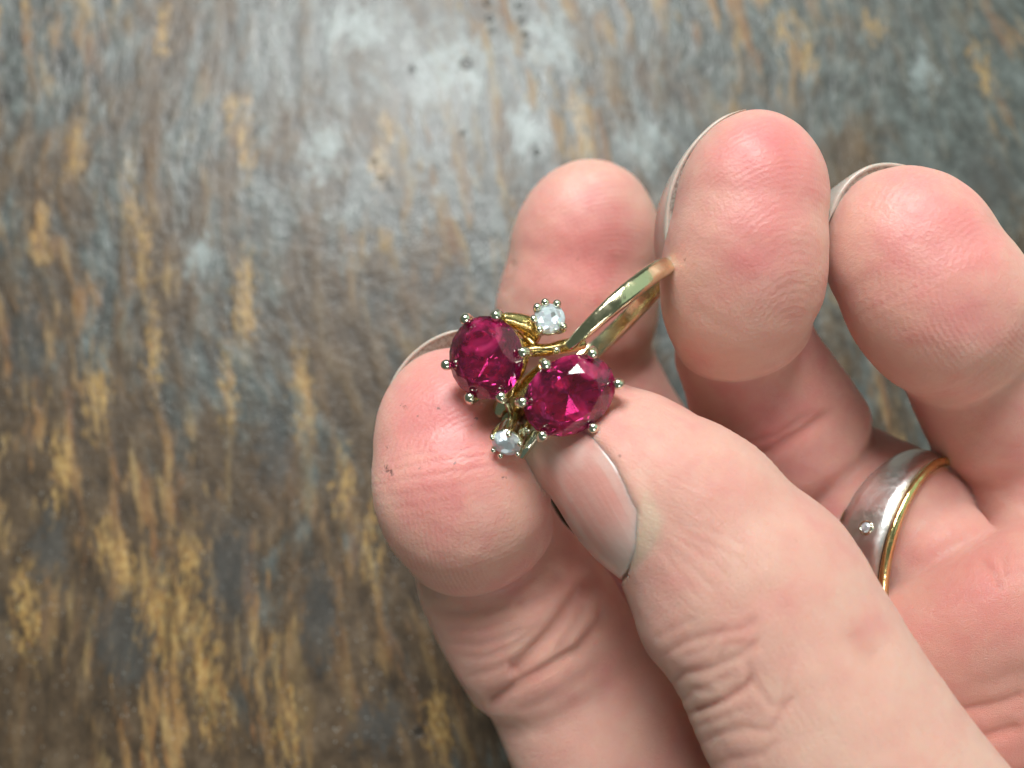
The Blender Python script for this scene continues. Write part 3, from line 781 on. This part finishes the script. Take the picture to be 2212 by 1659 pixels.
# ------------------------------------------------------------------ the ruby ring
z1 = lambda a, b, d: P((1650 + a * .5726) / 1.8228, (950 + b * .5726) / 1.8228, d)
E1 = nrm((.735, .678, .02)); TAU = R(8)
A0 = nrm(np.array([.678, -.735, 0]))
FAR = nrm(np.array([0, 0, -1.0]) * math.cos(TAU) + A0 * math.sin(TAU)); FAR = nrm(FAR - E1 * (FAR @ E1)); QV = -FAR
AX = np.cross(E1, QV)
RC = P(1293, 722, 81.5); RR = 10.0
ring = thing('ruby_ring', RC, 'gold cluster ring with two oval rubies and two small diamonds between the fingertips', 'ring')

def shank():
    m = MB(); rows = []; n = 150
    prof = [(-1, 0.0), (-1, .55), (-.80, .92), (-.35, 1.0), (.35, 1.0), (.80, .92), (1, .55), (1, 0), (.6, -.06), (-.6, -.06)]
    for i in range(n + 1):
        th = R(112 - 316 * i / n); t = i / n
        d = math.cos(th) * E1 + math.sin(th) * QV
        end = min(t, 1 - t); hw = (.92 - .42 * max(0, 1 - t * 7) ** 1.4) * (1 + .25 * max(0, t * 5 - 4)); thk = 1.2 - .35 * max(0, 1 - t * 9)
        row = [RC + d * (RR - 1.25 + thk * q[1]) + AX * hw * q[0] for q in prof]
        rows.append(row + [row[0]])
    m.grid(rows); o = m.build('shank', M_shank, ring)
    o.modifiers.new('round', 'SUBSURF').levels = 1; o.modifiers['round'].render_levels = 2
shank()

def frame(n, rot=0.0):
    n = nrm(n); x = np.array([1.0, 0, 0]); x = nrm(x - n * (x @ n)); y = np.cross(n, x)
    c, s = math.cos(R(rot)), math.sin(R(rot))
    return np.stack([c * x + s * y, c * y - s * x, n])
def gem_points(rx, ry, hc, hp, tb=.56, n=8, gird=.12):
    pts = []
    for k in range(n):
        a = 2 * math.pi * k / n; pts.append((rx * tb * math.cos(a), ry * tb * math.sin(a), hc))
        a2 = a + math.pi / n
        pts.append((rx * .79 * math.cos(a2), ry * .79 * math.sin(a2), hc * .62))
        pts.append((rx * .50 * math.cos(a2), ry * .50 * math.sin(a2), -hp * .60 - gird))
    for k in range(2 * n):
        a = math.pi * k / n
        for z in (0, -gird): pts.append((rx * math.cos(a), ry * math.sin(a), z))
    pts.append((0, 0, -hp - gird))
    return pts
def gem(name, c, fr, rx, ry, hc, hp, mat, label=None, tb=.56, nf=8):
    w_ = np.array([c + np.array(p) @ fr for p in gem_points(rx, ry, hc, hp, tb, nf)])
    wv = to_world(w_); inv = np.array(parent_world(ring).inverted()); wv = wv @ inv[:3, :3].T + inv[:3, 3]
    bm = bmesh.new()
    for p in wv * 1000: bm.verts.new(p)
    bmesh.ops.convex_hull(bm, input=bm.verts)
    bmesh.ops.dissolve_limit(bm, angle_limit=R(1.0), verts=bm.verts, edges=bm.edges)
    for v in bm.verts: v.co *= .001
    bmesh.ops.recalc_face_normals(bm, faces=bm.faces)
    me = bpy.data.meshes.new(name); bm.to_mesh(me); bm.free(); smooth(me, False)
    o = link(name, me, mat, ring)
    if label: o['label'] = label
    return o
def prongs(c, fr, rx, ry, rot, angs, bead, drop, inr, mat, ztop=.55):
    for a in angs:
        a = R(a - rot)
        e = lambda k, z: c + np.array([rx * k * math.cos(a), ry * k * math.sin(a), z]) @ fr
        m = MB()
        m.ball(e(1.03, ztop), bead, 16, (1, 1, .85), fr)
        m.tube([e(1.04, ztop), e(1.10, ztop * .3), e(1.12, -.35), e(1.02, -drop * .35), e(.85, -drop * .7), e(inr, -drop)], [bead * .85, bead * .8, bead * .72, bead * .7, bead * .7, bead * .7], 10)
        m.build('prong', mat, ring)
def loop(c, fr, rx, ry, z, r, n=40, flat=1.0):
    return [c + np.array([rx * math.cos(2 * math.pi * k / n), ry * math.sin(2 * math.pi * k / n), z]) @ fr for k in range(n + 1)]

G1, F1 = z1(458, 800, 74.2), frame((-.30, .02, .95), 9)
G2, F2 = z1(1035, 1060, 72.6), frame((.06, -.10, .99), 32)
gem('ruby', G1, F1, 3.52, 3.78, 1.5, 2.3, M_ruby, 'brighter ruby with a pink glint, left of the pair', .60, 10)
gem('ruby', G2, F2, 4.30, 3.36, 1.5, 2.3, M_ruby, 'darker ruby overlapping the thumb tip', .60, 10)
prongs(G1, F1, 3.52, 3.78, 9, (118, 71, 6, -64, -112, 190), .51, 3.7, .50, M_white)
prongs(G2, F2, 4.30, 3.36, 32, (127, 69, 9, -55, -119, 181), .50, 3.7, .50, M_white)
for (g, f, rx, ry) in ((G1, F1, 3.52, 3.78), (G2, F2, 4.30, 3.36)):
    m = MB(); m.tube(loop(g, f, rx * .86, ry * .86, -1.5, .3), .30, 8); m.build('gallery_wire', M_gold, ring)
    m = MB(); n_ = 48
    m.grid([[g + np.array([rx * q * math.cos(2 * math.pi * k_ / n_), ry * q * math.sin(2 * math.pi * k_ / n_), z_ + .22 * math.cos(12 * math.pi * k_ / n_) * (q > .8)]) @ f for k_ in range(n_ + 1)] for q, z_ in ((.84, -.75), (.93, -.7), (.90, -1.2), (.78, -2.4), (.62, -3.4), (.58, -3.9), (.30, -4.0), (.01, -4.0))])
    m.build('collet', M_gold, ring)
DU, FU = z1(898, 530, 75.0), frame((.02, .22, .97), 0)
DL, FL = z1(600, 1392, 74.6), frame((-.22, -.58, .78), 0)
gem('diamond', DU, FU, 1.42, 1.42, .48, 1.15, M_dia, 'upper diamond in a square claw setting')
gem('diamond', DL, FL, 1.36, 1.36, .46, 1.1, M_dia, 'lower diamond tilted toward the index finger')
prongs(DU, FU, 1.42, 1.42, 0, (139, 106, 63, 187, -36, -129), .38, 2.6, .55, M_white, .30)
prongs(DL, FL, 1.36, 1.36, 0, (150, 78, 20, -35, -110, 215), .28, 2.6, .55, M_white, .30)
def cup(c, f, r0, r1, z0, z1_, mat):
    m = MB(); n = 32
    rows = [[c + np.array([r * math.cos(2 * math.pi * k / n), r * math.sin(2 * math.pi * k / n), z]) @ f for k in range(n + 1)] for r, z in ((r0 * .86, z0), (r0, z0), (r0 * .98, z0 - .25), ((r0 + r1) * .5, (z0 + z1_) * .5), (r1, z1_), (r1 * .6, z1_), (.01, z1_))]
    m.grid(rows); m.build('collet', mat, ring)
cup(DU, FU, 1.45, .95, -.22, -2.4, M_white)
cup(DL, FL, 1.38, 1.15, -.2, -3.2, M_white)
# scrolls of gold wire that carry the settings
def wire(pts, r, mat=None, name='scroll_wire', flat=1.0):
    p = np.array(pts); n = len(p); tt = np.linspace(0, n - 1, (n - 1) * 8 + 1)
    i = np.clip(tt.astype(int), 0, n - 2); f = (tt - i)[:, None]; g = lambda j: p[np.clip(j, 0, n - 1)]
    q = .5 * (2 * g(i) + (g(i + 1) - g(i - 1)) * f + (2 * g(i - 1) - 5 * g(i) + 4 * g(i + 1) - g(i + 2)) * f ** 2 + (3 * g(i) - g(i - 1) - 3 * g(i + 1) + g(i + 2)) * f ** 3)
    rr = np.interp(tt, np.linspace(0, n - 1, len(r)), r) if not np.isscalar(r) else r
    m = MB(); m.tube(list(q), rr if np.isscalar(rr) else list(rr), 10, flat); m.build(name, mat or M_gold, ring)
wire([z1(575, 525, 75.2), z1(660, 545, 75.8), z1(750, 580, 76.5), z1(785, 630, 77), z1(760, 690, 77.4), z1(700, 720, 77.6)], (.45, .75, .95, .85, .7, .6))
wire([z1(690, 610, 77.2), z1(740, 660, 76.8), z1(790, 715, 76.4)], (.36, .34, .36))
wire([z1(700, 760, 77), z1(800, 750, 76.6), z1(900, 745, 76.4), z1(1010, 720, 76.6), z1(1130, 700, 77.2)], (.5, .62, .6, .7, .6))
wire([z1(735, 800, 75.4), z1(705, 880, 76.0), z1(660, 965, 76.6), z1(630, 1060, 77)], (.30, .36, .36, .4))
wire([z1(860, 860, 75.6), z1(790, 960, 77), z1(690, 1080, 78), z1(650, 1180, 78.4)], (.5, 1.0, 1.1, 1.0))
wire([z1(600, 1090, 75.6), z1(615, 1140, 76.2), z1(640, 1200, 77)], (.34, .32, .3), M_white)
wire([z1(880, 1250, 76.6), z1(800, 1330, 76.3), z1(745, 1410, 76.2), z1(700, 1480, 76.6)], (.5, .55, .5, .4), M_white)
wire([z1(830, 1200, 76.8), z1(760, 1260, 76.0), z1(735, 1310, 75.2)], (.5, .5, .42), M_white)
wire([z1(630, 1080, 78.2), z1(560, 1170, 78.8), z1(500, 1260, 80)], (1.0, 1.05, 1.1), M_shank)
m = MB(); m.ball(z1(945, 752, 75.6), .42, 14); m.build('bead', M_white, ring)

# ------------------------------------------------------------------ the wedding band on the ring finger
def wedding_band():
    ch = CH['ring_p']
    tgt = P(1960, 1165, 89.2); s0 = ch.S[np.argmin(((ch.c - tgt) ** 2).sum(1))]
    c, T, U, V, a, b = ch.at(s0)
    root = thing('wedding_band', c, 'two tone silver and gold band with one tiny diamond on the ring finger', 'ring')
    n = 120
    def pt(ph, s, off):
        return c + T * s + (a + off) * math.cos(ph) * U + (b + off) * math.sin(ph) * V
    def half(ph): return 1.05 + 2.3 * (.5 + .5 * math.cos(ph - R(50))) ** 1.2
    mid = lambda ph: 1.7 * math.cos(ph) + .4   # the band sits askew on the finger
    def strip(name, prof, mat):
        rows = []
        for i in range(n + 1):
            ph = 2 * math.pi * i / n; h = half(ph); q = [pt(ph, mid(ph) + x * h + dx, off) for (x, dx, off) in prof]
            rows.append(q + [q[0]])
        m = MB(); m.grid(rows); return m.build(name, mat, root)
    strip('band', [(-.92, 0, .1), (-.92, 0, .62), (-.5, 0, .80), (0, 0, .86), (.45, 0, .82), (.80, 0, .62), (.82, 0, .1)], M_silver)
    strip('groove', [(.80, 0, .1), (.80, 0, .50), (1.0, 0, .50), (1.0, 0, .1)], M_groove)
    strip('gold_edge', [(1.0, -.38, .1), (1.0, -.42, .6), (1.0, -.2, .92), (1.0, .12, .95), (1.0, .36, .65), (1.0, .36, .1)], M_bandgold)
    strip('gold_edge', [(-.92, .03, .1), (-.92, .04, .60), (-.92, -.04, .66), (-.92, -.10, .5), (-.92, -.10, .1)], M_bandgold)
    # tiny diamond in a beaded seat
    best = min((( (proj(np.array([pt(R(d), mid(R(d)) + .12 * half(R(d)), .85)]))[0][0] - 1933) ** 2 + (proj(np.array([pt(R(d), mid(R(d)) + .12 * half(R(d)), .85)]))[1][0] - 1163) ** 2), d) for d in range(20, 170, 2))[1]
    ph = R(best); p0 = pt(ph, mid(ph) + .12 * half(ph), .84)
    nn = nrm(math.cos(ph) * U / a + math.sin(ph) * V / b); f = frame(nn)
    m = MB(); m.tube([p0 + np.array([.62 * math.cos(2 * math.pi * k / 24), .62 * math.sin(2 * math.pi * k / 24), .05]) @ f for k in range(25)], .16, 8); m.build('diamond_seat', M_white, root)
    global ring
    keep = ring; ring = root
    gem('diamond', p0 + nn * .12, f, .56, .56, .2, .4, M_dia); ring = keep
wedding_band()
